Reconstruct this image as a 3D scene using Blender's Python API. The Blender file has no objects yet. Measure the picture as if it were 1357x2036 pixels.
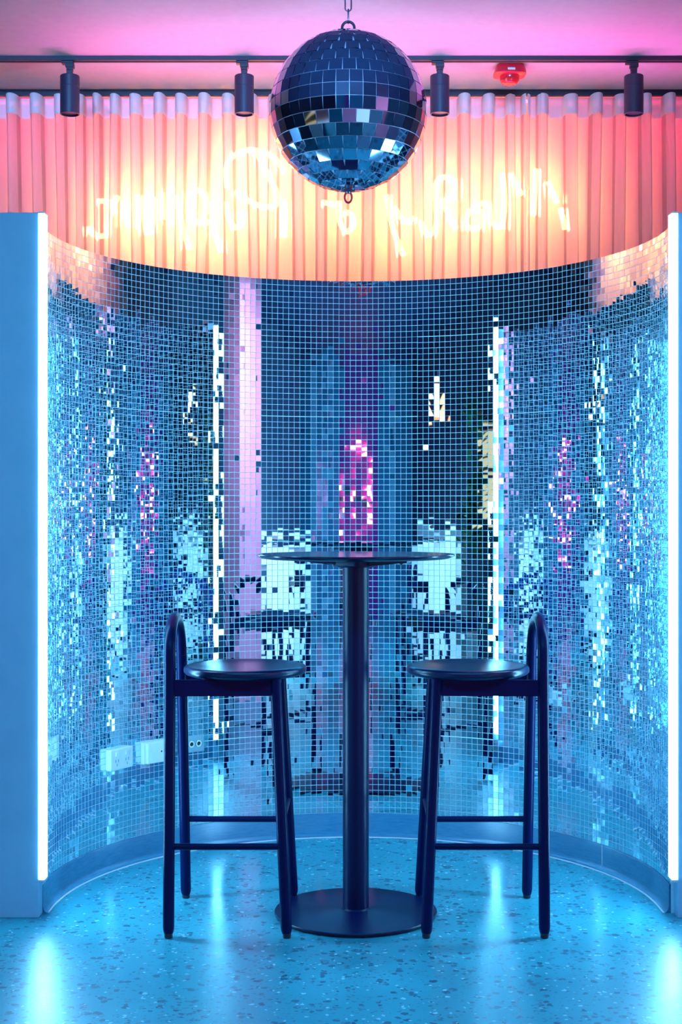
import bpy, bmesh, math, random
from mathutils import Vector, Matrix, Quaternion

random.seed(7)
C = bpy.context.scene
COL = C.collection
PI = math.pi

# ----------------------------------------------------------------- camera, world, lights, exposure
F_PX, CX_PX, CY_PX, CAM_Z = 2760.0, 708.0, 1018.0, 1.215


def at(px, py, Y):
    """photo position + distance from the camera -> place in the room"""
    return Vector(((px - CX_PX) / F_PX * Y, Y, CAM_Z - (py - CY_PX) / F_PX * Y))


cam_d = bpy.data.cameras.new('camera')
cam = bpy.data.objects.new('camera', cam_d)
COL.objects.link(cam)
cam.location = (0, 0, CAM_Z)
cam.rotation_euler = (PI / 2, 0, 0)
cam_d.sensor_fit = 'VERTICAL'
cam_d.sensor_height = 36.0
cam_d.lens = F_PX / 2036.0 * 36.0
cam_d.shift_x = -29.5 / 2036.0
cam_d.shift_y = 0.0
cam_d.clip_start = 0.02
C.camera = cam

C.view_settings.view_transform = 'Standard'
C.view_settings.look = 'None'
C.view_settings.gamma = 1.0
C.view_settings.use_curve_mapping = False
C.view_settings.exposure = 0.0
C.cycles.use_denoising = True
C.cycles.max_bounces = 16
C.cycles.glossy_bounces = 14
C.cycles.diffuse_bounces = 4
C.cycles.transmission_bounces = 8
C.cycles.transparent_max_bounces = 16
C.cycles.sample_clamp_indirect = 8.0

world = bpy.data.worlds.new('world')
C.world = world
world.use_nodes = True
world.node_tree.nodes['Background'].inputs[0].default_value = (0.05, 0.22, 0.6, 1)
world.node_tree.nodes['Background'].inputs[1].default_value = 0.05


def area(name, loc, target, size, size_y, color, power, spread=180):
    d = bpy.data.lights.new(name, 'AREA')
    d.shape = 'RECTANGLE'
    d.size, d.size_y = size, size_y
    d.color = color
    d.energy = power
    d.spread = math.radians(spread)
    o = bpy.data.objects.new(name, d)
    COL.objects.link(o)
    o.location = loc
    o.rotation_euler = (Vector(target) - Vector(loc)).to_track_quat('-Z', 'Y').to_euler()
    return o


LED_COL = (0.20, 0.60, 0.96)
LED_POWER = 84.0
area('blue_room_light', (0, 2.0, 2.86), (0, 3.9, 0.4), 3.4, 0.2, (0.06, 0.46, 0.92), 40, 120)
area('blue_curtain_light', (-0.6, 2.2, 2.80), (-0.6, 5.5, 2.72), 2.6, 0.12, (0.14, 0.42, 0.95), 9, 30)
area('pink_curtain_wash', (0.15, 5.33, 2.05), (0.15, 4.98, 2.9), 2.4, 0.05, (1.0, 0.11, 0.66), 8.0, 66)
area('blue_rear_light', (0, 0.7, 2.70), (0, -2.6, 0.0), 5.0, 0.25, (0.04, 0.44, 0.95), 100, 110)
area('pillar_fill', (1.3, 3.0, 2.86), (2.35, 2.3, 1.3), 0.3, 0.3, (1.0, 0.50, 0.90), 32, 90)  # unseen fill, added to brighten the pillar in the mirror tiles
area('counter_fill', (2.3, 1.6, 2.86), (2.5, 0.2, 0.7), 0.5, 0.3, (0.40, 0.75, 1.0), 60, 80)  # unseen fill, added to brighten the white counter's reflection
area('counter_fill', (-1.5, 2.0, 2.86), (-2.5, 0.8, 0.7), 0.5, 0.3, (0.40, 0.75, 1.0), 60, 80)  # same added fill for the counter on the plant side

# ----------------------------------------------------------------- materials


def mat(name, color=(0.8, 0.8, 0.8), rough=0.5, metal=0.0, spec=0.5, emit=None, strength=0.0):
    m = bpy.data.materials.new(name)
    m.use_nodes = True
    b = m.node_tree.nodes['Principled BSDF']
    b.inputs['Base Color'].default_value = (*color, 1)
    b.inputs['Roughness'].default_value = rough
    b.inputs['Metallic'].default_value = metal
    b.inputs['Specular IOR Level'].default_value = spec
    if emit:
        b.inputs['Emission Color'].default_value = (*emit, 1)
        b.inputs['Emission Strength'].default_value = strength
    return m


def noise_mat(name, c1, c2, rough, scale, detail=4, metal=0.0, spec=0.5, stretch=(1, 1, 1), bump=0.0, rough2=None):
    m = mat(name, c1, rough, metal, spec)
    nt = m.node_tree
    b = nt.nodes['Principled BSDF']
    tc = nt.nodes.new('ShaderNodeTexCoord')
    mp = nt.nodes.new('ShaderNodeMapping')
    mp.inputs['Scale'].default_value = stretch
    n = nt.nodes.new('ShaderNodeTexNoise')
    n.inputs['Scale'].default_value = scale
    n.inputs['Detail'].default_value = detail
    r = nt.nodes.new('ShaderNodeValToRGB')
    r.color_ramp.elements[0].color = (*c1, 1)
    r.color_ramp.elements[1].color = (*c2, 1)
    r.color_ramp.elements[0].position = 0.3
    r.color_ramp.elements[1].position = 0.7
    nt.links.new(tc.outputs['Object'], mp.inputs[0])
    nt.links.new(mp.outputs[0], n.inputs['Vector'])
    nt.links.new(n.outputs[0], r.inputs[0])
    nt.links.new(r.outputs[0], b.inputs['Base Color'])
    if rough2 is not None:
        mr = nt.nodes.new('ShaderNodeMapRange')
        mr.inputs[3].default_value = rough
        mr.inputs[4].default_value = rough2
        nt.links.new(n.outputs[0], mr.inputs[0])
        nt.links.new(mr.outputs[0], b.inputs['Roughness'])
    if bump:
        bp = nt.nodes.new('ShaderNodeBump')
        bp.inputs['Strength'].default_value = bump
        bp.inputs['Distance'].default_value = 0.002
        nt.links.new(n.outputs[0], bp.inputs['Height'])
        nt.links.new(bp.outputs[0], b.inputs['Normal'])
    return m


def emis(name, color, strength):
    m = bpy.data.materials.new(name)
    m.use_nodes = True
    nt = m.node_tree
    nt.nodes.clear()
    e = nt.nodes.new('ShaderNodeEmission')
    e.inputs[0].default_value = (*color, 1)
    e.inputs[1].default_value = strength
    o = nt.nodes.new('ShaderNodeOutputMaterial')
    nt.links.new(e.outputs[0], o.inputs[0])
    return m


def terrazzo():
    m = mat('terrazzo', (0.6, 0.62, 0.64), 0.25, spec=0.75)
    nt = m.node_tree
    L = nt.links
    b = nt.nodes['Principled BSDF']
    tc = nt.nodes.new('ShaderNodeTexCoord')
    wn = nt.nodes.new('ShaderNodeTexNoise')
    wn.inputs['Scale'].default_value = 60
    wn.inputs['Detail'].default_value = 2
    add = nt.nodes.new('ShaderNodeMixRGB')
    add.blend_type = 'ADD'
    add.inputs[0].default_value = 0.018
    L.new(tc.outputs['Object'], wn.inputs['Vector'])
    L.new(tc.outputs['Object'], add.inputs[1])
    L.new(wn.outputs['Color'], add.inputs[2])

    def chips(scale, size, keep):
        """mask of scattered chips: near a cell point, in a random share of the cells"""
        v = nt.nodes.new('ShaderNodeTexVoronoi')
        v.inputs['Scale'].default_value = scale
        L.new(add.outputs[0], v.inputs['Vector'])
        sep = nt.nodes.new('ShaderNodeSeparateColor')
        L.new(v.outputs['Color'], sep.inputs[0])
        sz = nt.nodes.new('ShaderNodeMath'); sz.operation = 'MULTIPLY'
        sz.inputs[1].default_value = size
        L.new(sep.outputs[1], sz.inputs[0])
        lt = nt.nodes.new('ShaderNodeMath'); lt.operation = 'LESS_THAN'
        L.new(v.outputs['Distance'], lt.inputs[0])
        L.new(sz.outputs[0], lt.inputs[1])
        k = nt.nodes.new('ShaderNodeMath'); k.operation = 'LESS_THAN'
        L.new(sep.outputs[0], k.inputs[0])
        k.inputs[1].default_value = keep
        mu = nt.nodes.new('ShaderNodeMath'); mu.operation = 'MULTIPLY'
        L.new(lt.outputs[0], mu.inputs[0]); L.new(k.outputs[0], mu.inputs[1])
        return mu.outputs[0], sep.outputs[2]

    base = nt.nodes.new('ShaderNodeTexNoise')
    base.inputs['Scale'].default_value = 3.0
    base.inputs['Detail'].default_value = 6
    L.new(tc.outputs['Object'], base.inputs['Vector'])
    br = nt.nodes.new('ShaderNodeValToRGB')
    br.color_ramp.elements[0].color = (0.018, 0.28, 0.36, 1)
    br.color_ramp.elements[1].color = (0.035, 0.40, 0.48, 1)
    br.color_ramp.elements[0].position = 0.3
    br.color_ramp.elements[1].position = 0.7
    L.new(base.outputs[0], br.inputs[0])
    cur = br.outputs[0]
    for scale, size, keep, dark, light in ((48, 0.62, 0.44, (0.012, 0.07, 0.13), (0.03, 0.17, 0.25)),
                                           (88, 0.60, 0.5, (0.03, 0.13, 0.20), (0.07, 0.27, 0.35)),
                                           (80, 0.50, 0.16, (0.24, 0.56, 0.62), (0.36, 0.68, 0.74))):
        mask, rnd = chips(scale, size, keep)
        cm = nt.nodes.new('ShaderNodeMixRGB')
        cm.inputs[1].default_value = (*dark, 1)
        cm.inputs[2].default_value = (*light, 1)
        L.new(rnd, cm.inputs[0])
        mx = nt.nodes.new('ShaderNodeMixRGB')
        L.new(mask, mx.inputs[0]); L.new(cur, mx.inputs[1]); L.new(cm.outputs[0], mx.inputs[2])
        cur = mx.outputs[0]
    # thin saw-cut joints
    sx = nt.nodes.new('ShaderNodeSeparateXYZ')
    L.new(tc.outputs['Object'], sx.inputs[0])

    def line(sock, pos, other, lim):
        a = nt.nodes.new('ShaderNodeMath'); a.operation = 'SUBTRACT'; a.inputs[1].default_value = pos
        L.new(sock, a.inputs[0])
        ab = nt.nodes.new('ShaderNodeMath'); ab.operation = 'ABSOLUTE'
        L.new(a.outputs[0], ab.inputs[0])
        lt = nt.nodes.new('ShaderNodeMath'); lt.operation = 'LESS_THAN'; lt.inputs[1].default_value = 0.0009
        L.new(ab.outputs[0], lt.inputs[0])
        g = nt.nodes.new('ShaderNodeMath'); g.operation = 'LESS_THAN'; g.inputs[1].default_value = lim
        L.new(other, g.inputs[0])
        mu = nt.nodes.new('ShaderNodeMath'); mu.operation = 'MULTIPLY'
        L.new(lt.outputs[0], mu.inputs[0]); L.new(g.outputs[0], mu.inputs[1])
        return mu.outputs[0]
    for s, p, o, lim in ((sx.outputs[0], 0.40, sx.outputs[1], 3.9), (sx.outputs[1], 3.9, sx.outputs[0], 0.95)):
        mx = nt.nodes.new('ShaderNodeMixRGB')
        L.new(line(s, p, o, lim), mx.inputs[0]); L.new(cur, mx.inputs[1])
        mx.inputs[2].default_value = (0.2, 0.25, 0.3, 1)
        cur = mx.outputs[0]
    L.new(cur, b.inputs['Base Color'])
    rr = nt.nodes.new('ShaderNodeMapRange')
    rr.inputs[3].default_value = 0.27
    rr.inputs[4].default_value = 0.42
    L.new(base.outputs[0], rr.inputs[0])
    L.new(rr.outputs[0], b.inputs['Roughness'])
    return m


def curtain_mat(name, diff, trans, clear, color):
    m = bpy.data.materials.new(name)
    m.use_nodes = True
    nt = m.node_tree
    nt.nodes.clear()
    L = nt.links
    out = nt.nodes.new('ShaderNodeOutputMaterial')
    tc = nt.nodes.new('ShaderNodeTexCoord')
    mp = nt.nodes.new('ShaderNodeMapping'); mp.inputs['Scale'].default_value = (1, 1, 0.15)
    n = nt.nodes.new('ShaderNodeTexNoise'); n.inputs['Scale'].default_value = 90; n.inputs['Detail'].default_value = 3
    r = nt.nodes.new('ShaderNodeValToRGB')
    r.color_ramp.elements[0].color = (*[c * 0.9 for c in color], 1)
    r.color_ramp.elements[1].color = (*color, 1)
    L.new(tc.outputs['Object'], mp.inputs[0]); L.new(mp.outputs[0], n.inputs['Vector']); L.new(n.outputs[0], r.inputs[0])
    d = nt.nodes.new('ShaderNodeBsdfDiffuse'); L.new(r.outputs[0], d.inputs[0])
    t = nt.nodes.new('ShaderNodeBsdfTranslucent'); L.new(r.outputs[0], t.inputs[0])
    c = nt.nodes.new('ShaderNodeMixShader'); c.inputs[0].default_value = 0.25
    c1 = nt.nodes.new('ShaderNodeBsdfRefraction'); c1.inputs['Roughness'].default_value = 0.38; c1.inputs['IOR'].default_value = 1.12
    c2 = nt.nodes.new('ShaderNodeBsdfTransparent')
    L.new(c1.outputs[0], c.inputs[1]); L.new(c2.outputs[0], c.inputs[2])
    m1 = nt.nodes.new('ShaderNodeMixShader'); m1.inputs[0].default_value = trans / (diff + trans)
    L.new(d.outputs[0], m1.inputs[1]); L.new(t.outputs[0], m1.inputs[2])
    m2 = nt.nodes.new('ShaderNodeMixShader'); m2.inputs[0].default_value = clear
    L.new(m1.outputs[0], m2.inputs[1]); L.new(c.outputs[0], m2.inputs[2])
    L.new(m2.outputs[0], out.inputs[0])
    return m


M = dict(
    floor=terrazzo(),
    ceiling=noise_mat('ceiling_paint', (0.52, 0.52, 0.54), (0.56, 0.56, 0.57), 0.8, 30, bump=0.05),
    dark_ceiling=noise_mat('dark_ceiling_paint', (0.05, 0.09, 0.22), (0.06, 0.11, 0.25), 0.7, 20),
    panel=noise_mat('panel_paint', (0.30, 0.64, 0.80), (0.34, 0.68, 0.84), 0.55, 12, bump=0.03),
    room=noise_mat('room_wall_paint', (0.10, 0.28, 0.42), (0.13, 0.32, 0.46), 0.7, 6),
    navy=noise_mat('navy_wall_paint', (0.015, 0.04, 0.09), (0.025, 0.055, 0.11), 0.7, 6),
    white_wall=noise_mat('back_wall_paint', (0.66, 0.56, 0.52), (0.72, 0.62, 0.58), 0.8, 10),
    grout=noise_mat('pale_grout', (0.66, 0.88, 0.93), (0.74, 0.93, 0.97), 0.6, 80),
    mirror=mat('mirror_tile_glass', (0.70, 0.90, 0.95), 0.015, 1.0),
    tile_edge=mat('glass_tile_edge', (0.70, 0.90, 0.95), 0.25),
    ball_mirror=mat('ball_mirror_glass', (0.42, 0.48, 0.62), 0.03, 1.0),
    ball_core=noise_mat('ball_core', (0.55, 0.60, 0.66), (0.68, 0.72, 0.78), 0.4, 40, metal=0.3),
    skirting=noise_mat('satin_skirting', (0.03, 0.18, 0.31), (0.045, 0.22, 0.36), 0.22, 25, stretch=(1, 1, 8)),
    bead=mat('sealant_bead', (0.6, 0.66, 0.7), 0.4),
    led=emis('led_diffuser_glow', LED_COL, LED_POWER),
    alu=mat('aluminium_channel', (0.75, 0.78, 0.8), 0.35, 0.9),
    cap=mat('white_plastic_cap', (0.8, 0.82, 0.84), 0.4),
    black=noise_mat('black_powder_coat', (0.010, 0.012, 0.030), (0.015, 0.018, 0.04), 0.38, 200),
    lamp_black=noise_mat('spotlight_coat', (0.012, 0.020, 0.045), (0.018, 0.028, 0.06), 0.42, 200),
    wood=noise_mat('black_stained_wood', (0.001, 0.005, 0.05), (0.002, 0.008, 0.065), 0.32, 14, stretch=(1, 1, 0.15), rough2=0.36, spec=0.12),
    seat=noise_mat('polished_black_seat', (0.001, 0.006, 0.05), (0.002, 0.010, 0.07), 0.31, 14, stretch=(1, 0.2, 1), rough2=0.30, spec=0.5),
    table=noise_mat('black_table_laminate', (0.003, 0.008, 0.04), (0.005, 0.012, 0.055), 0.20, 90),
    base=noise_mat('table_base_coat', (0.001, 0.004, 0.04), (0.002, 0.006, 0.055), 0.34, 200, spec=0.3),
    curtain=curtain_mat('sheer_curtain', 0.28, 0.72, 0.40, (0.88, 0.78, 0.80)),
    tape=curtain_mat('curtain_heading', 0.88, 0.12, 0.03, (0.78, 0.76, 0.80)),
    neon=emis('warm_neon', (1.0, 0.36, 0.11), 34.0),
    red_strip=emis('red_led', (1.0, 0.02, 0.14), 34.0),
    red=noise_mat('red_plastic', (0.72, 0.01, 0.03), (0.80, 0.015, 0.04), 0.3, 50),
    red_lens=mat('red_lens', (0.75, 0.02, 0.03), 0.08),
    steel=mat('dark_steel', (0.20, 0.18, 0.24), 0.3, 1.0),
    white_plastic=noise_mat('white_plastic', (0.80, 0.82, 0.83), (0.85, 0.86, 0.87), 0.35, 60),
    dark_hole=mat('dark_hole', (0.01, 0.01, 0.015), 0.6),
    teal_plate=mat('grey_metal_plate', (0.22, 0.34, 0.40), 0.3, 0.6),
    pink_paint=noise_mat('pink_paint', (0.80, 0.50, 0.66), (0.86, 0.56, 0.72), 0.6, 8),
    magenta_paint=noise_mat('magenta_paint', (0.42, 0.02, 0.24), (0.50, 0.03, 0.30), 0.6, 8),
    pink_neon=emis('pink_neon', (1.0, 0.26, 0.48), 13.0),
    cyan_neon=emis('cyan_neon', (0.25, 0.95, 1.0), 7.0),
    counter=noise_mat('white_counter', (0.82, 0.84, 0.86), (0.88, 0.9, 0.9), 0.4, 6),
    leaf=noise_mat('leaf_green', (0.03, 0.16, 0.07), (0.06, 0.26, 0.10), 0.45, 10),
    pot=noise_mat('clay_pot', (0.5, 0.5, 0.5), (0.6, 0.6, 0.6), 0.6, 12),
    bark=noise_mat('bark', (0.08, 0.06, 0.05), (0.13, 0.1, 0.08), 0.8, 20),
    shade=mat('glowing_lamp_shade', (0.5, 0.2, 0.1), 0.6, emit=(1.0, 0.40, 0.16), strength=1.3),
    lit_shelf=mat('lit_shelf_back', (0.8, 0.7, 0.4), 0.6, emit=(1.0, 0.75, 0.40), strength=0.8),
    pale_blue=noise_mat('pale_blue_paint', (0.42, 0.60, 0.70), (0.48, 0.66, 0.76), 0.6, 8),
)

# ----------------------------------------------------------------- mesh helpers


def obj(name, bm, m, parent=None, smooth=False, loc=None, sharp=None):
    me = bpy.data.meshes.new(name)
    bmesh.ops.recalc_face_normals(bm, faces=bm.faces)
    bm.to_mesh(me)
    bm.free()
    for x in (m if isinstance(m, (list, tuple)) else [m]):
        me.materials.append(x)
    if smooth:
        for p in me.polygons:
            p.use_smooth = True
        if sharp:
            me.set_sharp_from_angle(angle=math.radians(sharp))
    o = bpy.data.objects.new(name, me)
    COL.objects.link(o)
    if parent:
        o.parent = parent
    if loc is not None:
        o.location = loc
    return o


def tag(o, label, cat, group=None, kind=None):
    o['label'] = label
    o['category'] = cat
    if group:
        o['group'] = group
    if kind:
        o['kind'] = kind
    return o


def thing(name, label, cat, loc=(0, 0, 0), rotz=0.0, group=None):
    o = bpy.data.objects.new(name, None)
    o.empty_display_size = 0.05
    COL.objects.link(o)
    o.location = loc
    o.rotation_euler = (0, 0, rotz)
    return tag(o, label, cat, group)


def box(bm, lo, hi, bevel=0.0, seg=2):
    r = bmesh.ops.create_cube(bm, size=1.0)
    vs = r['verts']
    for v in vs:
        v.co = Vector([lo[i] + (v.co[i] + 0.5) * (hi[i] - lo[i]) for i in range(3)])
    if bevel:
        es = list({e for v in vs for e in v.link_edges})
        bmesh.ops.bevel(bm, geom=es, offset=bevel, segments=seg, affect='EDGES', profile=0.5)


def bm_box(lo, hi, bevel=0.0, seg=2):
    bm = bmesh.new()
    box(bm, lo, hi, bevel, seg)
    return bm


def lathe(bm, prof, n=64, axis='Z', c=(0, 0, 0)):
    """prof: list of (r, h) from one end to the other; closed on the axis where r == 0"""
    c = Vector(c)
    rings = []
    for r, h in prof:
        if r < 1e-6:
            p = Vector((0, 0, h))
            rings.append([bm.verts.new(c + p)])
        else:
            rings.append([bm.verts.new(c + Vector((r * math.cos(2 * PI * k / n), r * math.sin(2 * PI * k / n), h))) for k in range(n)])
    for a, b in zip(rings, rings[1:]):
        for k in range(n):
            k2 = (k + 1) % n
            if len(a) == 1 and len(b) == 1:
                continue
            if len(a) == 1:
                bm.faces.new((a[0], b[k], b[k2]))
            elif len(b) == 1:
                bm.faces.new((a[k], b[0], a[k2]))
            else:
                bm.faces.new((a[k], b[k], b[k2], a[k2]))


def tube(bm, pts, rad, n=16, closed=False, caps=True):
    """sweep a circle along pts; rad is a number or one radius per point"""
    pts = [Vector(p) for p in pts]
    N = len(pts)
    rads = rad if isinstance(rad, (list, tuple)) else [rad] * N
    tang = []
    for i in range(N):
        if closed:
            t = pts[(i + 1) % N] - pts[i - 1]
        else:
            t = pts[min(i + 1, N - 1)] - pts[max(i - 1, 0)]
        tang.append(t.normalized())
    up = Vector((0, 0, 1)) if abs(tang[0].z) < 0.9 else Vector((1, 0, 0))
    u = tang[0].cross(up).normalized()
    rings = []
    for i in range(N):
        if i:
            q = tang[i - 1].rotation_difference(tang[i])
            u = q @ u
        u = (u - tang[i] * u.dot(tang[i])).normalized()
        w = tang[i].cross(u)
        rings.append([bm.verts.new(pts[i] + (u * math.cos(2 * PI * k / n) + w * math.sin(2 * PI * k / n)) * rads[i]) for k in range(n)])
    m = N if closed else N - 1
    for i in range(m):
        a, b = rings[i], rings[(i + 1) % N]
        for k in range(n):
            bm.faces.new((a[k], a[(k + 1) % n], b[(k + 1) % n], b[k]))
    if caps and not closed:
        bm.faces.new(rings[0])
        bm.faces.new(list(reversed(rings[-1])))


def smooth_path(pts, per=8):
    """Catmull-Rom through the points"""
    P = [Vector(p) for p in pts]
    if len(P) < 3:
        return [P[0].lerp(P[-1], k / per) for k in range(per + 1)]
    out = []
    Q = [2 * P[0] - P[1]] + P + [2 * P[-1] - P[-2]]
    for i in range(1, len(Q) - 2):
        for k in range(per):
            t = k / per
            a, b, c, d = Q[i - 1], Q[i], Q[i + 1], Q[i + 2]
            out.append(0.5 * ((2 * b) + (c - a) * t + (2 * a - 5 * b + 4 * c - d) * t * t + (3 * b - a - 3 * c + d) * t ** 3))
    out.append(P[-1])
    return out


# ----------------------------------------------------------------- the setting
CEIL = 2.895
YC, RN = 4.25, 0.955            # centre and radius of the mirrored niche
TILE_B, TILE_T = 0.088, 2.080   # bottom and top of the mosaic
Y_LIP = 4.205                   # where the curved wall meets the front panels
PANEL_X, PANEL_Y, PANEL_T = 0.9525, 4.155, 2.112
Y_BACK, Y_REAR, X_SIDE = 5.86, -4.6, 3.9


def struct(name, bm, m, label, cat, parent=None, **k):
    o = obj(name, bm, m, parent, **k)
    return tag(o, label, cat, kind='structure')


struct('floor', bm_box((-X_SIDE, Y_REAR, -0.1), (X_SIDE, Y_BACK, 0)), M['floor'],
       'speckled terrazzo floor running into the niche', 'floor')
struct('ceiling', bm_box((-X_SIDE, 4.50, CEIL), (X_SIDE, Y_BACK, CEIL + 0.1)), M['ceiling'],
       'plain painted ceiling glowing pink above the curtain', 'ceiling')
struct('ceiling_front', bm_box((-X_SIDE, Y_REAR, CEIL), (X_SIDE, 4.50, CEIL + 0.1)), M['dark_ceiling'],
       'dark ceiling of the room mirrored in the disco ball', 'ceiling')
struct('wall_back', bm_box((-X_SIDE, Y_BACK, 0), (X_SIDE, Y_BACK + 0.1, CEIL)), M['white_wall'],
       'pale wall behind the sheer curtain', 'wall')
struct('wall_left', bm_box((-X_SIDE - 0.1, Y_REAR, 0), (-X_SIDE, Y_BACK, CEIL)), M['navy'], 'dark blue side wall of the room', 'wall')
struct('wall_right', bm_box((X_SIDE, Y_REAR, 0), (X_SIDE + 0.1, Y_BACK, CEIL)), M['room'], 'dark blue wall on the pillar side of the room', 'wall')
struct('wall_rear', bm_box((-X_SIDE, Y_REAR - 0.1, 0), (X_SIDE, Y_REAR, CEIL)), M['room'], 'dark blue far wall seen only in the mirror tiles', 'wall')

# the niche: a plan line (straight lips + half circle) carries wall body, tiles and skirting
ARC = PI * RN
STR = YC - Y_LIP
TOTAL = ARC + 2 * STR


def plan(s, r=RN):
    """distance along the niche -> point and inward normal (s runs from the left lip)"""
    if s < STR:
        return Vector((-r, Y_LIP + s, 0)), Vector((1, 0, 0))
    if s > STR + ARC:
        return Vector((r, YC - (s - STR - ARC), 0)), Vector((-1, 0, 0))
    a = PI - (s - STR) / RN
    d = Vector((math.cos(a), math.sin(a), 0))
    return Vector((0, YC, 0)) + d * r, -d


def sweep_plan(bm, prof, n=140):
    """prof: closed list of (offset towards the room, z)"""
    rows = []
    for i in range(n + 1):
        p, nn = plan(TOTAL * i / n)
        rows.append([bm.verts.new(p + nn * o + Vector((0, 0, z))) for o, z in prof])
    k = len(prof)
    for a, b in zip(rows, rows[1:]):
        for j in range(k):
            bm.faces.new((a[j], a[(j + 1) % k], b[(j + 1) % k], b[j]))
    bm.faces.new(rows[0])
    bm.faces.new(list(reversed(rows[-1])))


bm = bmesh.new()
sweep_plan(bm, [(0, 0), (0, TILE_T), (-0.045, TILE_T), (-0.045, 0)])
niche = struct('wall_niche', bm, M['grout'], 'curved niche wall covered with small mirror mosaic tiles', 'wall', smooth=True, sharp=40)

# mirror mosaic: every tile flat, in sheets, each set at its own tiny angle
PITCH = TOTAL / round(TOTAL / 0.0212)
NCOL = round(TOTAL / PITCH)
NROW = round((TILE_T - TILE_B) / 0.0212)
PZ = (TILE_T - TILE_B) / NROW
rt = random.Random(31)
sheet = {}
bm = bmesh.new()
for i in range(NCOL):
    col_yaw = rt.gauss(0, math.radians(0.10))
    for j in range(NROW):
        s = (i + 0.5) * PITCH
        p, nn = plan(s)
        key = (i // 14, j // 14)
        if key not in sheet:
            sheet[key] = (rt.gauss(0, math.radians(0.14)), rt.gauss(0, math.radians(0.14)), rt.gauss(0, 0.0004))
        sy, sp, sz = sheet[key]
        # extra tilt towards both ends, added to spread the tubes' glints over more tiles
        e = min(1.0, max(0.0, (abs(s - TOTAL / 2) / RN - math.radians(27)) / math.radians(30)))
        yaw = sy + col_yaw + rt.gauss(0, math.radians(0.18 + 0.36 * e))
        pit = sp + rt.gauss(0, math.radians(0.18 + 0.36 * e))
        if rt.random() < 0.03:
            yaw += rt.gauss(0, math.radians(1.4)); pit += rt.gauss(0, math.radians(1.4))
        t = Vector((0, 0, 1)).cross(nn).normalized()
        q = Quaternion(Vector((0, 0, 1)), yaw) @ Quaternion(t, pit)
        n2, t2 = q @ nn, q @ t
        z2 = n2.cross(t2)
        c = p + nn * 0.0030 + Vector((0, 0, TILE_B + (j + 0.5) * PZ + sz))
        h = (PITCH - 0.0019) / 2 * rt.uniform(0.985, 1.0)
        hz = (PZ - 0.0019) / 2
        top = [bm.verts.new(c + t2 * a * h + z2 * b * hz) for a, b in ((-1, -1), (1, -1), (1, 1), (-1, 1))]
        bot = [bm.verts.new(c - nn * 0.004 + t2 * a * h * 1.02 + z2 * b * hz * 1.02) for a, b in ((-1, -1), (1, -1), (1, 1), (-1, 1))]
        bm.faces.new(top)
        for k in range(4):
            bm.faces.new((top[k], bot[k], bot[(k + 1) % 4], top[(k + 1) % 4])).material_index = 1
obj('mirror_tiles', bm, [M['mirror'], M['tile_edge']], niche)

bm = bmesh.new()
sweep_plan(bm, [(0, 0.0), (0.020, 0.0), (0.0145, 0.003), (0.009, 0.010), (0.0065, 0.020), (0.006, 0.082), (0.004, 0.087), (0, 0.087)])
skirt = struct('baseboard_niche', bm, M['skirting'], 'satin blue coved baseboard curving round the foot of the niche', 'baseboard', smooth=True, sharp=35)
bm = bmesh.new()
sweep_plan(bm, [(0.018, 0.0), (0.026, 0.0), (0.025, 0.0022), (0.020, 0.003)])
obj('sealant_bead', bm, M['bead'], skirt, smooth=True)
bm = bmesh.new()
p, nn = plan(STR + RN * (PI - math.acos(0.88)))
box(bm, (-0.0008, -0.0078, 0.015), (0.0008, 0.0005, 0.086))
o = obj('baseboard_joint', bm, M['bead'], skirt)
o.location = p
o.rotation_euler = (0, 0, math.atan2(nn.y, nn.x) + PI / 2)

for sx, side in ((-1, 'left'), (1, 'right')):
    x0, x1 = sorted((sx * (PANEL_X + 0.0045) + 0.007, sx * 2.6))
    struct('wall_front_' + side, bm_box((x0, PANEL_Y, 0), (x1, PANEL_Y + 0.12, PANEL_T), 0.002),
           M['panel'], 'wide blue front partition panel ending at the glowing tube' if sx < 0 else
           'narrow sliver of pale partition panel at the photo edge', 'wall')

# ----------------------------------------------------------------- LED tubes on the niche edges


def led(sx, label):
    t = thing('led_tube', label, 'led light', (sx * 0.9480 + 0.0065, 4.160, 0.106), 0, 'LED tubes on the niche edges')
    h = PANEL_T + 0.002 - 0.106
    b = bmesh.new()
    box(b, (-0.0085, -0.007, 0.008), (0.0085, 0.042, h - 0.005), 0.006, 4)
    obj('diffuser', b, M['led'], t, smooth=True, sharp=50)
    b = bmesh.new()
    box(b, (min(sx * 0.0080, sx * 0.0120), -0.001, 0.0), (max(sx * 0.0080, sx * 0.0120), 0.040, h), 0.0008)
    obj('mounting_channel', b, M['alu'], t)
    for z0 in (0.0, h - 0.006):
        b = bmesh.new()
        box(b, (-0.0095, -0.008, z0), (0.0095, 0.043, z0 + (0.009 if z0 == 0 else 0.006)), 0.002)
        obj('end_cap', b, M['cap'], t, smooth=True, sharp=40)
    return t


led(-1, 'glowing white LED tube between the wide blue panel and the mirror tiles')
led(1, 'glowing white LED tube beside the narrow sliver of panel at the photo edge')

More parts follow.
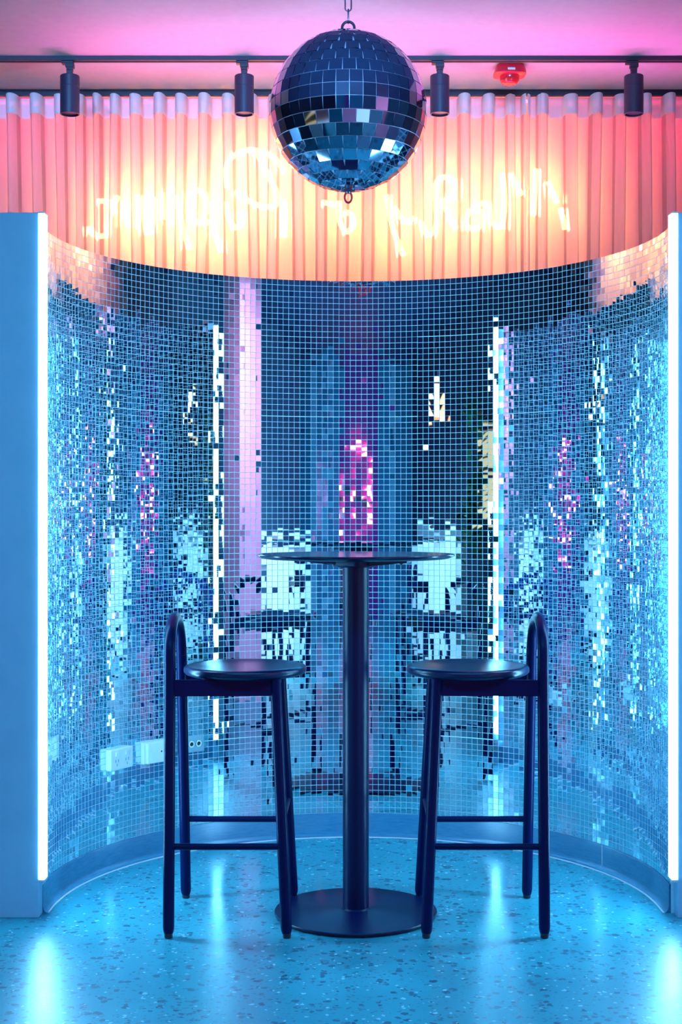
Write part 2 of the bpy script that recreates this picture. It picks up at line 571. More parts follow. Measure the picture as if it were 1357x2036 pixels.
# ----------------------------------------------------------------- table
TX, TY = 0.0, 4.2
t = thing('bar_table', 'tall round black pedestal bar table in the middle of the niche', 'table', (TX, TY, 0))
bm = bmesh.new()
lathe(bm, [(0, 1.074), (0.272, 1.074), (0.281, 1.0755), (0.2975, 1.082), (0.299, 1.0835), (0.299, 1.0862), (0.2975, 1.088), (0, 1.088)], 128)
obj('tabletop', bm, M['table'], t, smooth=True, sharp=30)
bm = bmesh.new()
lathe(bm, [(0, 1.048), (0.055, 1.048), (0.060, 1.052), (0.060, 1.066), (0.050, 1.0735), (0, 1.0735)], 48)
for k in range(4):
    a = PI / 4 + k * PI / 2 + 0.35
    d, w = Vector((math.cos(a), math.sin(a), 0)), Vector((-math.sin(a), math.cos(a), 0))
    ps = []
    for r, zb, hw in ((0.03, 1.050, 0.026), (0.175, 1.064, 0.017)):
        ps.append([bm.verts.new(d * r + w * hw + Vector((0, 0, zb))), bm.verts.new(d * r - w * hw + Vector((0, 0, zb))),
                   bm.verts.new(d * r - w * hw + Vector((0, 0, 1.0738))), bm.verts.new(d * r + w * hw + Vector((0, 0, 1.0738)))])
    for j in range(4):
        bm.faces.new((ps[0][j], ps[0][(j + 1) % 4], ps[1][(j + 1) % 4], ps[1][j]))
    bm.faces.new(ps[0]); bm.faces.new(list(reversed(ps[1])))
spider = obj('top_bracket', bm, M['base'], t, smooth=True, sharp=30)
for k in range(4):
    a = PI / 4 + k * PI / 2 + 0.35
    b = bmesh.new()
    lathe(b, [(0, -0.004), (0.004, -0.004), (0.006, -0.002), (0.006, 0.002), (0, 0.002)], 12)
    obj('screw', b, M['steel'], spider, smooth=True, loc=(0.15 * math.cos(a), 0.15 * math.sin(a), 1.0605))
bm = bmesh.new()
lathe(bm, [(0, 0.012), (0.0395, 0.012), (0.0395, 1.055), (0, 1.055)], 64)
obj('column', bm, M['base'], t, smooth=True, sharp=40)
bm = bmesh.new()
lathe(bm, [(0, 0.002), (0.238, 0.002), (0.2445, 0.004), (0.246, 0.007), (0.246, 0.010), (0.2445, 0.0125), (0.06, 0.0155), (0.046, 0.018), (0.042, 0.022), (0, 0.022)], 128)
base = obj('base_plate', bm, M['base'], t, smooth=True, sharp=30)
for k in range(4):
    b = bmesh.new()
    lathe(b, [(0, 0), (0.014, 0), (0.014, 0.003), (0, 0.003)], 16)
    obj('floor_glide', b, M['black'], base, smooth=True, sharp=40, loc=(0.2 * math.cos(k * PI / 2 + 0.6), 0.2 * math.sin(k * PI / 2 + 0.6), 0))

# ----------------------------------------------------------------- stools (hoop back towards -x, front towards +x)


def leg_profile(foot, top, r):
    """one straight leg, narrowed at the very foot"""
    f, tp = Vector(foot), Vector(top)
    d = (tp - f).normalized()
    L = (tp - f).length
    return ([f + d * s for s in (0.012, 0.016, 0.022, 0.03, 0.5 * L, L)], [r * 0.76, r * 0.86, r * 0.95, r, r, r])


def make_stool():
    t = thing('bar_stool', '', 'stool')
    # seat: dished round plate with a soft rim
    b = bmesh.new()
    R = 0.184
    lathe(b, [(0, 0.727), (0.150, 0.727), (0.168, 0.7285), (0.178, 0.7325), (0.1835, 0.738), (R, 0.744), (0.1830, 0.7505), (0.179, 0.7550),
              (0.172, 0.7570), (0.165, 0.7560), (0.150, 0.7525), (0.110, 0.7485), (0.05, 0.747), (0, 0.7465)], 128)
    obj('seat', b, M['seat'], t, smooth=True)
    # hoop back and rear legs: one bent rod each side of the seat, joined over the top
    hw, hz, hx = 0.132, 0.772, -0.208
    fy, fx = 0.205, -0.203
    for s, nm in ((-1, 'rear_leg'), (1, 'rear_leg')):
        b = bmesh.new()
        ps, rs = leg_profile((fx, s * fy, 0), (hx, s * hw, hz), 0.0165)
        tube(b, ps, rs, 20)
        leg = obj(nm, b, M['wood'], t, smooth=True, sharp=50)
        b = bmesh.new()
        lathe(b, [(0, 0), (0.011, 0), (0.012, 0.003), (0.012, 0.014), (0, 0.014)], 16)
        obj('foot_glide', b, M['black'], leg, smooth=True, sharp=40, loc=(fx, s * fy, 0))
    b = bmesh.new()
    ps = []
    lean = (fy - hw) / hz
    for k in range(0, 37):
        a = PI * k / 36
        # slightly pointed arch that leaves the legs along their lean
        y = -hw * math.cos(a)
        z = hz + 0.126 * math.sin(a) ** 0.92
        ps.append((hx - 0.004 * math.sin(a), y, z))
    tube(b, ps, 0.0165, 20)
    obj('hoop_back', b, M['wood'], t, smooth=True, sharp=60)
    gx, gy, tx_, ty_ = 0.135, 0.205, 0.098, 0.128
    for s in (-1, 1):
        b = bmesh.new()
        ps, rs = leg_profile((gx, s * gy, 0), (tx_, s * ty_, 0.7285), 0.0165)
        tube(b, ps, rs, 20)
        leg = obj('front_leg', b, M['wood'], t, smooth=True, sharp=50)
        b = bmesh.new()
        lathe(b, [(0, 0), (0.011, 0), (0.012, 0.003), (0.012, 0.014), (0, 0.014)], 16)
        obj('foot_glide', b, M['black'], leg, smooth=True, sharp=40, loc=(gx, s * gy, 0))

    def on(foot, top, z):
        f, tp = Vector(foot), Vector(top)
        return f + (tp - f) * (z / tp.z)
    for s in (-1, 1):
        rf, rtop = (fx, s * fy, 0), (hx, s * hw, hz)
        ff, ftop = (gx, s * gy, 0), (tx_, s * ty_, 0.7285)
        b = bmesh.new()
        q = []
        for z in (0.681, 0.7275):
            a_, c_ = on(rf, rtop, z), on(ff, ftop, z)
            for o_ in (-0.007, 0.007):
                q.append((a_ + Vector((0, o_, 0)), c_ + Vector((0, o_, 0))))
        v = [(b.verts.new(m_), b.verts.new(n_)) for m_, n_ in q]
        order = (0, 1, 3, 2)
        for i in range(4):
            A, B = v[order[i]], v[order[(i + 1) % 4]]
            b.faces.new((A[0], B[0], B[1], A[1]))
        b.faces.new([v[i][0] for i in order]); b.faces.new([v[i][1] for i in reversed(order)])
        bmesh.ops.bevel(b, geom=list(b.edges), offset=0.0015, segments=2, affect='EDGES')
        obj('side_rail', b, M['wood'], t)
        b = bmesh.new()
        tube(b, [on(rf, rtop, 0.254), on(ff, ftop, 0.254)], 0.0095, 16)
        obj('footrest_rung', b, M['wood'], t, smooth=True, sharp=50)
    b = bmesh.new()
    tube(b, [on((gx, -gy, 0), (tx_, -ty_, 0.7285), 0.318), on((gx, gy, 0), (tx_, ty_, 0.7285), 0.318)], 0.0095, 16)
    obj('front_rung', b, M['wood'], t, smooth=True, sharp=50)
    b = bmesh.new()
    box(b, (0.085, -0.13, 0.688), (0.103, 0.13, 0.7275), 0.0015)
    obj('front_rail', b, M['wood'], t)
    return t


def dup(root):
    r = root.copy(); COL.objects.link(r)
    for ch in list(root.children):
        c = ch.copy(); COL.objects.link(c); c.parent = r
        for g in list(ch.children):
            d = g.copy(); COL.objects.link(d); d.parent = c
    return r


stool = make_stool()
stool.location = (-0.332, 4.166, 0)
stool['label'] = 'black round-seated bar stool with hoop back standing in front of the wall outlets'
stool['group'] = 'bar stools beside the table'
stool2 = dup(stool)
stool2.location = (0.336, 4.166, 0)
stool2.rotation_euler = (0, 0, PI)
stool2['label'] = 'black round-seated bar stool with hoop back across the table from the wall outlets'

# ----------------------------------------------------------------- mirror ball on its chain
BY, BR = 4.30, 0.2440
BC = Vector((-0.0235, BY, CAM_Z + BY * math.tan(math.radians(16.08))))
ball = thing('mirror_ball', 'large mirrored disco ball hanging above the table', 'disco ball', BC)
bm = bmesh.new()
bmesh.ops.create_uvsphere(bm, u_segments=96, v_segments=48, radius=BR - 0.0030)
obj('ball_core', bm, M['ball_core'], ball, smooth=True)
rb = random.Random(5)
bm = bmesh.new()
NB = 19
for i in range(NB):
    la0 = math.radians(-90 + 3 + (174 / NB) * i)
    la1 = math.radians(-90 + 3 + (174 / NB) * (i + 1))
    lam = (la0 + la1) / 2
    n = max(6, round(38 * math.cos(lam)))
    off = rb.random() * 2 * PI / n if abs(i - NB // 2) > 3 else 0.02
    hz = BR * (la1 - la0) / 2 - 0.0011
    for k in range(n):
        lo = off + 2 * PI * k / n
        nn = Vector((math.cos(lam) * math.cos(lo), math.cos(lam) * math.sin(lo), math.sin(lam)))
        t_ = Vector((-math.sin(lo), math.cos(lo), 0))
        q = Quaternion(t_, rb.gauss(0, 0.020)) @ Quaternion(Vector((0, 0, 1)), rb.gauss(0, 0.020))
        n2, t2 = q @ nn, q @ t_
        u2 = n2.cross(t2)
        hwid = PI * BR * math.cos(lam) / n - 0.0010
        hwid = min(hwid, 0.0192)
        c = nn * (BR - 0.0010)
        top = [bm.verts.new(c + t2 * a * hwid + u2 * b_ * hz) for a, b_ in ((-1, -1), (1, -1), (1, 1), (-1, 1))]
        bot = [bm.verts.new(c - nn * 0.004 + t2 * a * hwid + u2 * b_ * hz) for a, b_ in ((-1, -1), (1, -1), (1, 1), (-1, 1))]
        bm.faces.new(top)
        for j in range(4):
            bm.faces.new((top[j], bot[j], bot[(j + 1) % 4], top[(j + 1) % 4]))
obj('mirror_facets', bm, M['ball_mirror'], ball)
bm = bmesh.new()
lathe(bm, [(0, BR - 0.004), (0.030, BR - 0.004), (0.030, BR + 0.001), (0.012, BR + 0.004), (0.010, BR + 0.010), (0, BR + 0.010)], 32)
obj('top_cap', bm, M['steel'], ball, smooth=True, sharp=40)
bm = bmesh.new()
ps = [(0.019 * math.cos(a), 0, BR + 0.016 + 0.019 * math.sin(a)) for a in [2 * PI * k / 32 for k in range(32)]]
tube(bm, ps, 0.0042, 12, closed=True)
o = obj('eye_ring', bm, M['black'], ball, smooth=True)
bm = bmesh.new()
lathe(bm, [(0, -BR + 0.004), (0.022, -BR + 0.004), (0.022, -BR - 0.001), (0.008, -BR - 0.004), (0.006, -BR - 0.009), (0, -BR - 0.009)], 24)
obj('bottom_cap', bm, M['steel'], ball, smooth=True, sharp=40)
bm = bmesh.new()
ps = [(0.0110 * math.cos(a), 0, -BR - 0.021 + 0.0165 * math.sin(a)) for a in [2 * PI * k / 24 for k in range(24)]]
tube(bm, ps, 0.0034, 10, closed=True)
o = obj('bottom_ring', bm, M['red'], ball, smooth=True)
o['label'] = 'small red ring under the ball'

chain = thing('hanging_chain', 'dark metal chain holding the disco ball from the ceiling', 'chain', (BC.x, BC.y, CEIL))
z = BC.z + BR + 0.0300
k = 0
bm = bmesh.new()
while z < CEIL - 0.012:
    L_, W_ = 0.043, 0.0095
    ps = []
    for a in [2 * PI * q / 28 for q in range(28)]:
        cx_, cz_ = math.cos(a) * W_, math.sin(a) * W_
        cz_ += (L_ / 2 - W_) * (1 if math.sin(a) >= 0 else -1)
        ps.append((cx_, 0, z - CEIL + L_ / 2 + cz_) if k % 2 else (0, cx_, z - CEIL + L_ / 2 + cz_))
    tube(bm, ps, 0.0024, 8, closed=True)
    z += L_ - 0.0050
    k += 1
obj('chain_links', bm, M['steel'], chain, smooth=True)
bm = bmesh.new()
lathe(bm, [(0, 0), (0.028, 0), (0.028, -0.005), (0.008, -0.010), (0.006, -0.030), (0, -0.030)], 32)
obj('ceiling_hook', bm, M['steel'], chain, smooth=True, sharp=40)

# ----------------------------------------------------------------- ceiling track with spotlights
TRY = 5.128
t = thing('track_rail', 'long thin black lighting track across the pink ceiling', 'track', (0, TRY, CEIL))
bm = bmesh.new()
box(bm, (-2.6, -0.016, -0.016), (2.6, -0.004, 0.0), 0.0008)
box(bm, (-2.6, 0.004, -0.016), (2.6, 0.016, 0.0), 0.0008)
box(bm, (-2.6, -0.0045, -0.008), (2.6, 0.0045, 0.0))
obj('rail', bm, M['black'], t)
bm = bmesh.new()
box(bm, (-2.6, -0.0035, -0.0135), (2.6, -0.0015, -0.0075))
box(bm, (-2.6, 0.0015, -0.0135), (2.6, 0.0035, -0.0075))
obj('conductor', bm, M['steel'], t)


def make_spot():
    t = thing('track_spotlight', '', 'spotlight')
    b = bmesh.new()
    box(b, (-0.030, -0.014, -0.026), (0.014, 0.014, -0.0162), 0.002)
    box(b, (-0.015, -0.013, -0.040), (0.016, 0.013, -0.024), 0.002)
    box(b, (-0.011, -0.010, -0.070), (0.011, 0.010, -0.038), 0.002)
    lathe(b, [(0, -0.05), (0.013, -0.05), (0.013, -0.046), (0, -0.046)], 16)
    obj('stem', b, M['black'], t)
    b = bmesh.new()
    z1, z2, r = -0.069, -0.211, 0.0355
    lathe(b, [(0, z1), (r - 0.002, z1), (r, z1 - 0.002), (r, z1 - 0.0405), (r - 0.0009, z1 - 0.0412), (r - 0.0009, z1 - 0.0424), (r, z1 - 0.0431),
              (r, z2 + 0.001), (r - 0.001, z2), (r - 0.004, z2), (r - 0.004, z2 + 0.014), (0, z2 + 0.016)], 64)
    body = obj('lamp_housing', b, M['lamp_black'], t, smooth=True, sharp=30)
    b = bmesh.new()
    lathe(b, [(0, z2 + 0.006), (r - 0.005, z2 + 0.006), (r - 0.005, z2 + 0.009), (0, z2 + 0.009)], 32)
    obj('lens', b, M['lamp_black'], body, smooth=True, sharp=40)
    return t


sp = make_spot()
spots = [(139, 'black cylinder spotlight on the track nearest the wide blue panel'),
         (486, 'black cylinder spotlight on the track just beside the disco ball on the wide panel side'),
         (875, 'black cylinder spotlight on the track between the disco ball and red alarm'),
         (1261, 'black cylinder spotlight at the far end of the track past the red alarm')]
for i, (px, lab) in enumerate(spots):
    o = sp if i == 0 else dup(sp)
    o.location = (at(px, 0, TRY).x, TRY, CEIL)
    o['label'] = lab
    o['group'] = 'black spotlights on the ceiling track'

# ----------------------------------------------------------------- red alarm on the ceiling
p = at(1014, 0, 5.235)
t = thing('fire_alarm', 'small red alarm unit fixed to the ceiling behind the track', 'fire alarm', (p.x, p.y, CEIL), 0.06)
bm = bmesh.new()
ring0 = []
for (hx_, hy_, z_) in ((0.050, 0.050, 0.0), (0.059, 0.052, -0.022), (0.060, 0.052, -0.034), (0.050, 0.044, -0.038)):
    rr = []
    for q in range(32):
        a = 2 * PI * q / 32
        e = 4.0
        rr.append(bm.verts.new((hx_ * math.copysign(abs(math.cos(a)) ** (2 / e), math.cos(a)), hy_ * math.copysign(abs(math.sin(a)) ** (2 / e), math.sin(a)), z_)))
    ring0.append(rr)
for a_, b_ in zip(ring0, ring0[1:]):
    for q in range(32):
        bm.faces.new((a_[q], a_[(q + 1) % 32], b_[(q + 1) % 32], b_[q]))
bm.faces.new(ring0[0]); bm.faces.new(list(reversed(ring0[-1])))
obj('alarm_base', bm, M['red'], t, smooth=True, sharp=40)
bm = bmesh.new()
lathe(bm, [(0, -0.036), (0.037, -0.036), (0.036, -0.052), (0.031, -0.063), (0.022, -0.068), (0, -0.069)], 40)
lens = obj('alarm_lens', bm, M['red_lens'], t, smooth=True, sharp=50)
bm = bmesh.new()
box(bm, (-0.016, -0.0545, -0.028), (0.012, -0.0505, -0.020), 0.001)
obj('label_plate', bm, M['white_plastic'], t)

# ----------------------------------------------------------------- curtains, rail and what glows behind them
CY0, CAMP = 5.530, 0.044
CTOP = 2.871
t = thing('curtain_rail', 'thin black curtain rail along the top of the sheer curtains', 'rail', (0, CY0, CEIL))
obj('rail', bm_box((-2.7, -0.012, -0.023), (2.7, 0.012, 0.0), 0.0015), M['black'], t)

LOBES_A = [-120, -72, -26, 20, 68, 116, 156, 190, 225, 265, 316, 357, 405, 452, 498, 545, 590, 640, 685, 735, 782, 830, 878, 925, 975, 1020, 1047]
LOBES_B = [1050, 1078, 1140, 1190, 1238, 1288, 1335, 1385, 1432, 1480, 1530]
WIDE = {316: 0.5, 1078: 0.8}


def curtain(lobes, label, seed):
    r = random.Random(seed)
    xs = [at(p, 0, 5.49).x for p in lobes]
    per = 26
    NS = (len(xs) - 1) * per
    amp = [CAMP * r.uniform(0.72, 1.08) for _ in xs]
    skew = [r.uniform(-0.5, 0.5) for _ in xs]
    drift = [0.0] + [r.uniform(-0.022, 0.022) for _ in xs[1:-1]] + [0.0]
    NZ = 46
    zs = [0.03 + (CTOP - 0.03) * (k / NZ) for k in range(NZ + 1)]

    def lerp(lst, f):
        i = min(int(f), len(lst) - 2)
        u = f - i
        u = u * u * (3 - 2 * u)
        return lst[i] * (1 - u) + lst[i + 1] * u

    def point(f, z):
        i = min(int(f), len(xs) - 2)
        u = f - i
        x = xs[i] * (1 - u) + xs[i + 1] * u
        wid = xs[i + 1] - xs[i]
        ph = 2 * PI * u
        low = (CTOP - z)
        A = lerp(amp, f) * (1.0 + 0.12 * math.sin(3.1 * f + 2.2 * z) * min(1, low))
        A *= min(1.0, wid / 0.075)
        # folded tape: round lobes, S-bend in plan
        y = -A * math.cos(ph) - 0.22 * A * math.cos(2 * ph)
        x += 0.070 * wid * math.sin(2 * ph) + lerp(drift, f) * low * 1.0 + 0.05 * wid * lerp(skew, f) * math.sin(ph) * low
        y += 0.004 * math.sin(7 * f + 5 * z) * min(1, low * 2)
        return Vector((x, y, z))
    root = thing('curtain', label, 'curtain', (0, CY0, 0), 0, 'sheer curtains above the niche')
    b = bmesh.new()
    g = [[b.verts.new(point(i / per, z)) for z in zs] for i in range(NS + 1)]
    for i in range(NS):
        for j in range(NZ):
            b.faces.new((g[i][j], g[i + 1][j], g[i + 1][j + 1], g[i][j + 1]))
    cl = obj('drape', b, M['curtain'], root, smooth=True)
    # heading tape: a band sewn on the front of the top hem
    b = bmesh.new()
    rows = []
    zt = [CTOP - 0.080, CTOP - 0.078, CTOP - 0.04, CTOP - 0.001, CTOP]
    for i in range(NS + 1):
        f = i / per
        e = 1e-3
        d = point(min(f + e, len(xs) - 1), CTOP) - point(max(f - e, 0), CTOP)
        nn = Vector((d.y, -d.x, 0)).normalized()
        rows.append([b.verts.new(point(f, z) + nn * 0.0016) for z in zt])
    for i in range(NS):
        for j in range(len(zt) - 1):
            b.faces.new((rows[i][j], rows[i + 1][j], rows[i + 1][j + 1], rows[i][j + 1]))
    o = obj('heading_tape', b, M['tape'], root, smooth=True)
    return root


curtain(LOBES_A, 'long sheer pleated curtain hanging behind the disco ball, glowing from behind', 3)
curtain(LOBES_B, 'shorter sheer pleated curtain past the seam under the red alarm', 9)

SIGN_Y = 5.645
strokes = [
    [(196, 400), (218, 403), (217, 440), (212, 465), (192, 469), (179, 452)],
    [(236, 390), (228, 405), (228, 424)], [(244, 400), (250, 425), (255, 449)],
    [(272, 387), (276, 420), (275, 452)], [(285, 390), (288, 430), (291, 460), (303, 450), (305, 393)],
    [(322, 383), (325, 435)], [(341, 374), (342, 410), (341, 445)], [(351, 390), (362, 445), (376, 494)],
    [(403, 440), (385, 440), (374, 415), (378, 388), (395, 379), (410, 390), (412, 415), (404, 434), (416, 444)],
    [(419, 400), (427, 455), (439, 500)], [(452, 402), (455, 435), (468, 452), (480, 445), (482, 420)],
    [(452, 374), (450, 335), (462, 312), (500, 298), (543, 312), (566, 342)],
    [(512, 306), (533, 346), (550, 382), (552, 405), (528, 411), (500, 402), (468, 380)],
    [(565, 398), (567, 430), (566, 470)],
    [(641, 402), (666, 406)], [(674, 400), (676, 440), (690, 461), (703, 445), (698, 426), (686, 422)],
    [(769, 388), (781, 450), (802, 507)], [(784, 412), (805, 439), (825, 434)],
    [(836, 440), (852, 466), (868, 445), (867, 370), (885, 352), (905, 366), (899, 392), (883, 402), (895, 430), (908, 455)],
    [(952, 408), (930, 428), (930, 450), (952, 452), (960, 430), (950, 410), (968, 402)],
    [(973, 402), (978, 440), (998, 448), (1004, 400), (1000, 344)], [(1016, 346), (1028, 368), (1038, 388)],
    [(1066, 336), (1062, 427)], [(1091, 361), (1108, 402)], [(1116, 414), (1124, 456)],
]
sign = thing('neon_sign', 'warm glowing handwritten neon sign shining through the curtain', 'neon sign', (0, SIGN_Y, 2.0))
bm = bmesh.new()
for st in strokes:
    pts = [at(x, y, SIGN_Y) - Vector((0, SIGN_Y, 2.0)) for x, y in st]
    bm = bmesh.new()
    tube(bm, smooth_path(pts, 6), 0.011, 12)
    obj('neon_tube', bm, M['neon'], sign, smooth=True)
bm = bmesh.new()
for x, y in ((218, 403), (303, 452), (393, 379), (500, 298), (549, 409), (678, 447), (782, 452), (868, 390), (1000, 380), (1066, 370), (1108, 402)):
    q = at(x, y, SIGN_Y) - Vector((0, SIGN_Y, 2.0))
    bm = bmesh.new()
    tube(bm, [q + Vector((0, 0.006, 0)), q + Vector((0, Y_BACK - SIGN_Y, 0))], 0.004, 8)
    obj('standoff', bm, M['cap'], sign, smooth=True, sharp=50)

t = thing('led_strip', 'red LED strip glowing in the gap above the curtain tops', 'led strip', (0, 5.64, CEIL))
obj('strip_channel', bm_box((-2.3, -0.012, -0.008), (2.3, 0.012, 0.0)), M['alu'], t)
obj('strip_glow', bm_box((-2.3, -0.009, -0.016), (2.3, 0.009, -0.008)), M['red_strip'], t)

# ----------------------------------------------------------------- outlets on the niche wall


def niche_hit(px):
    s = (px - CX_PX) / F_PX
    a, b, c = 1 + s * s, -2 * YC, YC * YC - RN * RN
    Y = (-b + math.sqrt(b * b - 4 * a * c)) / (2 * a)
    return Vector((s * Y, Y, 0))


def wall_thing(name, label, cat, px, py, lift=0.003):
    h = niche_hit(px)
    z = CAM_Z - (py - CY_PX) / F_PX * h.y
    n_ = (Vector((0, YC, 0)) - h).normalized()
    o = thing(name, label, cat, (h.x + n_.x * lift, h.y + n_.y * lift, z), math.atan2(n_.y, n_.x) + PI / 2)
    return o           # local -y faces the room, x runs along the wall


t = wall_thing('power_outlet', 'white double power outlet low on the mirror tiles near the glowing tube', 'outlet', 231, 1507)
obj('housing', bm_box((-0.058, -0.024, -0.036), (0.058, 0.0, 0.036), 0.004, 3), M['white_plastic'], t)
for sx in (-1, 1):
    obj('rocker_switch', bm_box((sx * 0.026 - 0.008, -0.0275, 0.012), (sx * 0.026 + 0.008, -0.0235, 0.026), 0.001), M['cap'], t)
    bm = bmesh.new()
    for (x_, z_, w_, h_) in ((-0.007, -0.004, 0.0015, 0.005), (0.007, -0.004, 0.0015, 0.005), (0, -0.018, 0.0013, 0.0045)):
        box(bm, (sx * 0.026 + x_ - w_, -0.0245, z_ - h_), (sx * 0.026 + x_ + w_, -0.0235, z_ + h_))
    obj('socket_slots', bm, M['teal_plate'], t)
t = wall_thing('blank_plate', 'white wall box with one small dark dot beside the power outlet', 'wall plate', 306, 1493)
obj('back_box', bm_box((-0.062, -0.018, -0.038), (0.058, 0.0, 0.036), 0.002), M['white_plastic'], t)
obj('cover', bm_box((-0.056, -0.032, -0.036), (0.058, -0.018, 0.036), 0.003, 3), M['white_plastic'], t)
bm = bmesh.new()
lathe(bm, [(0, 0), (0.0032, 0), (0.0032, 0.001), (0, 0.001)], 16)
bmesh.ops.rotate(bm, verts=bm.verts, cent=(0, 0, 0), matrix=Matrix.Rotation(PI / 2, 3, 'X'))
obj('dark_dot', bm, M['dark_hole'], t, loc=(0.006, -0.0315, 0.002))
t = wall_thing('socket_plate', 'grey metal plate with round dark sockets behind the stool legs', 'wall plate', 378, 1479)
obj('plate', bm_box((-0.055, -0.006, -0.030), (0.055, 0.0, 0.030), 0.001), M['teal_plate'], t)
for x_ in (-0.032, 0.0, 0.030):
    b = bmesh.new()
    lathe(b, [(0.0075, 0), (0.0115, 0), (0.0115, 0.004), (0.0075, 0.004), (0.0075, 0)], 24)
    bmesh.ops.rotate(b, verts=b.verts, cent=(0, 0, 0), matrix=Matrix.Rotation(PI / 2, 3, 'X'))
    ringo = obj('socket_ring', b, M['alu'], t, smooth=True, sharp=40, loc=(x_, -0.0055, 0.0))
    b = bmesh.new()
    lathe(b, [(0, 0), (0.0078, 0), (0.0078, 0.0015), (0, 0.0015)], 24)
    bmesh.ops.rotate(b, verts=b.verts, cent=(0, 0, 0), matrix=Matrix.Rotation(PI / 2, 3, 'X'))
    obj('socket_hole', b, M['dark_hole'], ringo)

# ----------------------------------------------------------------- the room that the mirror tiles reflect
struct('column_pink', bm_box((2.20, 2.10, 0), (2.85, 2.75, CEIL), 0.01), M['pink_paint'], 'pink square pillar reflected as a tall pale band in the mirror tiles', 'pillar')
struct('wall_magenta', bm_box((-1.6, Y_REAR, 0), (0.9, Y_REAR + 0.06, CEIL)), M['magenta_paint'], 'magenta wall section reflected at the middle of the mirror tiles', 'wall')
for k, (x0, x1) in enumerate(((1.7, 2.1), (2.7, 3.1), (-2.6, -2.25))):
    struct('trim_%d' % (k + 1), bm_box((x0, Y_REAR, 0), (x1, Y_REAR + 0.12, CEIL), 0.01), M['pale_blue'],
           ('pale blue pilaster beside the magenta wall section', 'pale blue pilaster near the pillar-side corner of the far wall',
            'pale blue pilaster on the plant side of the far wall')[k], 'pilaster')


def counter(label, loc, rotz, w):
    t = thing('bar_counter', label, 'counter', loc, rotz, 'white counters reflected in the mirror tiles')
    obj('body', bm_box((-w / 2, -0.25, 0.06), (w / 2, 0.25, 1.03), 0.006), M['counter'], t)
    obj('plinth', bm_box((-w / 2 + 0.04, -0.2, 0.0), (w / 2 - 0.04, 0.2, 0.06)), M['black'], t)
    obj('countertop', bm_box((-w / 2 - 0.02, -0.29, 1.03), (w / 2 + 0.02, 0.29, 1.07), 0.006), M['counter'], t)


counter('white bar counter reflected beside the pink pillar band', (2.5, 0.0, 0), 0.5, 1.7)
counter('white bar counter reflected under the green plant', (-2.6, 0.8, 0), PI / 2 + 0.3, 2.2)


def room_stool(label, x, y, rz):
    s = dup(stool)
    s.location = (x, y, 0)
    s.rotation_euler = (0, 0, rz)
    s['label'] = label
    s['group'] = 'stools reflected in the mirror tiles'


room_stool('dark stool reflected in front of the white counter by the plant', -1.75, 1.35, 2.9)
room_stool('dark stool reflected at the white counter by the pink pillar', 1.75, 0.75, -0.9)
room_stool('dark stool reflected at the far end of the counter by the plant', -1.75, 0.65, 3.3)

# plant
t = thing('potted_plant', 'leafy green plant in a pale pot reflected in the tiles', 'plant', (-2.75, 2.35, 0))
bm = bmesh.new()
lathe(bm, [(0, 0), (0.16, 0), (0.21, 0.38), (0.22, 0.40), (0.19, 0.40), (0.18, 0.36), (0, 0.36)], 32)
obj('pot', bm, M['pot'], t, smooth=True, sharp=40)
bm = bmesh.new()
tube(bm, smooth_path([(0, 0, 0.34), (0.03, 0.01, 0.8), (-0.02, 0.02, 1.3), (0.02, 0, 1.7)], 6), 0.022, 10)
obj('stem', bm, M['bark'], t, smooth=True)
rl = random.Random(12)
bm = bmesh.new()
for k in range(150):
    z0 = rl.uniform(0.95, 1.95)
    a = rl.uniform(0, 2 * PI)
    d = Vector((math.cos(a), math.sin(a), rl.uniform(-0.2, 0.7))).normalized()
    w = Vector((-math.sin(a), math.cos(a), 0))
    c = Vector((0, 0, z0)) + d * rl.uniform(0.02, 0.12)
    L_, W_ = rl.uniform(0.22, 0.36), rl.uniform(0.05, 0.09)
    up = d.cross(w).normalized()
    prev = None
    for q in range(6):
        u = q / 5
        hw_ = W_ * math.sin(PI * (0.06 + 0.94 * u) ** 0.8) + 0.002
        mid = c + d * L_ * u - Vector((0, 0, 0.12 * u * u))
        row = [bm.verts.new(mid - w * hw_ + up * hw_ * 0.25), bm.verts.new(mid), bm.verts.new(mid + w * hw_ + up * hw_ * 0.25)]
        if prev:
            bm.faces.new((prev[0], prev[1], row[1], row[0])); bm.faces.new((prev[1], prev[2], row[2], row[1]))
        prev = row
obj('foliage', bm, M['leaf'], t, smooth=True)

# pendant lamp, lit shelf and pink neon at the far side
t = thing('pendant_lamp', 'orange glowing pendant lamp reflected in the tiles', 'lamp', (-2.15, 1.5, CEIL))
bm = bmesh.new(); tube(bm, [(0, 0, 0), (0, 0, -0.78)], 0.004, 8); obj('cord', bm, M['black'], t)
bm = bmesh.new()
lathe(bm, [(0.03, -0.76), (0.10, -0.84), (0.19, -1.02), (0.20, -1.06), (0.195, -1.06), (0.185, -1.02), (0.095, -0.845), (0.03, -0.765), (0.03, -0.76)], 40)
obj('lamp_shade', bm, M['shade'], t, smooth=True, sharp=50)
t = thing('wall_shelf', 'warm lit wall shelf reflected beside the green plant', 'shelf', (-X_SIDE, 2.0, 1.1))
obj('shelf_back', bm_box((0, -0.35, 0), (0.02, 0.35, 0.75)), M['lit_shelf'], t)
for z_ in (0.0, 0.36, 0.73):
    obj('shelf_board', bm_box((0.02, -0.36, z_), (0.24, 0.36, z_ + 0.025), 0.002), M['black'], t)
t = thing('neon_figure', 'pink neon line figure reflected above the tabletop', 'neon sign', (0, Y_REAR + 0.10, 0.9))
bm = bmesh.new()
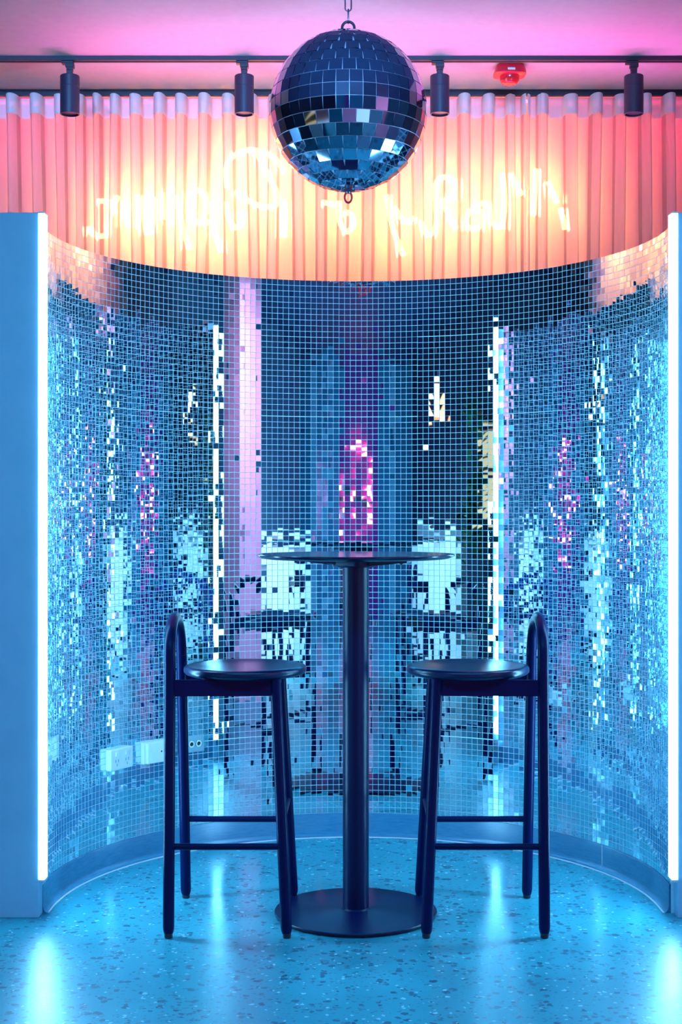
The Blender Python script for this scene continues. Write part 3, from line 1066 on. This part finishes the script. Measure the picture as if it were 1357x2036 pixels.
for st in ([(0.95, 0.75), (0.95, 0.05)], [(0.4, 1.0), (0.1, 1.05), (-0.6, 1.0), (-0.95, 0.7), (-0.75, 0.2), (-0.3, 0.0)],
           [(0.3, 0.9), (0.2, 0.5), (0.35, 0.1)], [(-0.5, 0.6), (-0.9, 0.3), (-1.2, 0.5)], [(0.5, -0.12), (0.0, -0.18), (-0.6, -0.1)]):
    bm = bmesh.new()
    tube(bm, smooth_path([(x_, 0, z_) for x_, z_ in st], 8), 0.022, 10)
    obj('neon_tube', bm, M['pink_neon'], t, smooth=True)
obj('mounting_bar', bm_box((-1.0, -0.06, 0.45), (1.0, -0.03, 0.50)), M['black'], t)
t = thing('neon_tube_light', 'single upright pink neon tube reflected beside the pillar band', 'neon light', (2.35, Y_REAR + 0.08, 1.0))
bm = bmesh.new(); tube(bm, [(0, 0, 0), (0, 0, 0.8)], 0.03, 12); obj('glow_tube', bm, M['pink_neon'], t, smooth=True, sharp=50)
obj('tube_bracket', bm_box((-0.02, -0.08, 0.36), (0.02, -0.03, 0.44)), M['black'], t)

t = thing('hanging_neon', 'cyan scribble neon hung high and reflected near the photo top right', 'neon sign', (-0.6, 2.0, CEIL))
for st in ([(-0.60, -0.10), (-0.50, -0.06), (-0.45, -0.20), (-0.35, -0.08)], [(-0.25, -0.05), (-0.20, -0.18), (-0.10, -0.06)],
           [(0.0, -0.06), (0.05, -0.20), (0.15, -0.20), (0.18, -0.07)], [(0.28, -0.05), (0.30, -0.20), (0.42, -0.12), (0.55, -0.19)], [(-0.3, -0.24), (0.0, -0.22), (0.3, -0.25)]):
    bm = bmesh.new()
    tube(bm, smooth_path([(x_, 0, z_) for x_, z_ in st], 8), 0.011, 10)
    obj('neon_tube', bm, M['cyan_neon'], t, smooth=True)
for x_ in (-0.5, 0.05, 0.5):
    bm = bmesh.new()
    tube(bm, [(x_, 0.02, 0), (x_, 0.02, -0.25)], 0.003, 8)
    obj('hanger_rod', bm, M['steel'], t, smooth=True, sharp=50)
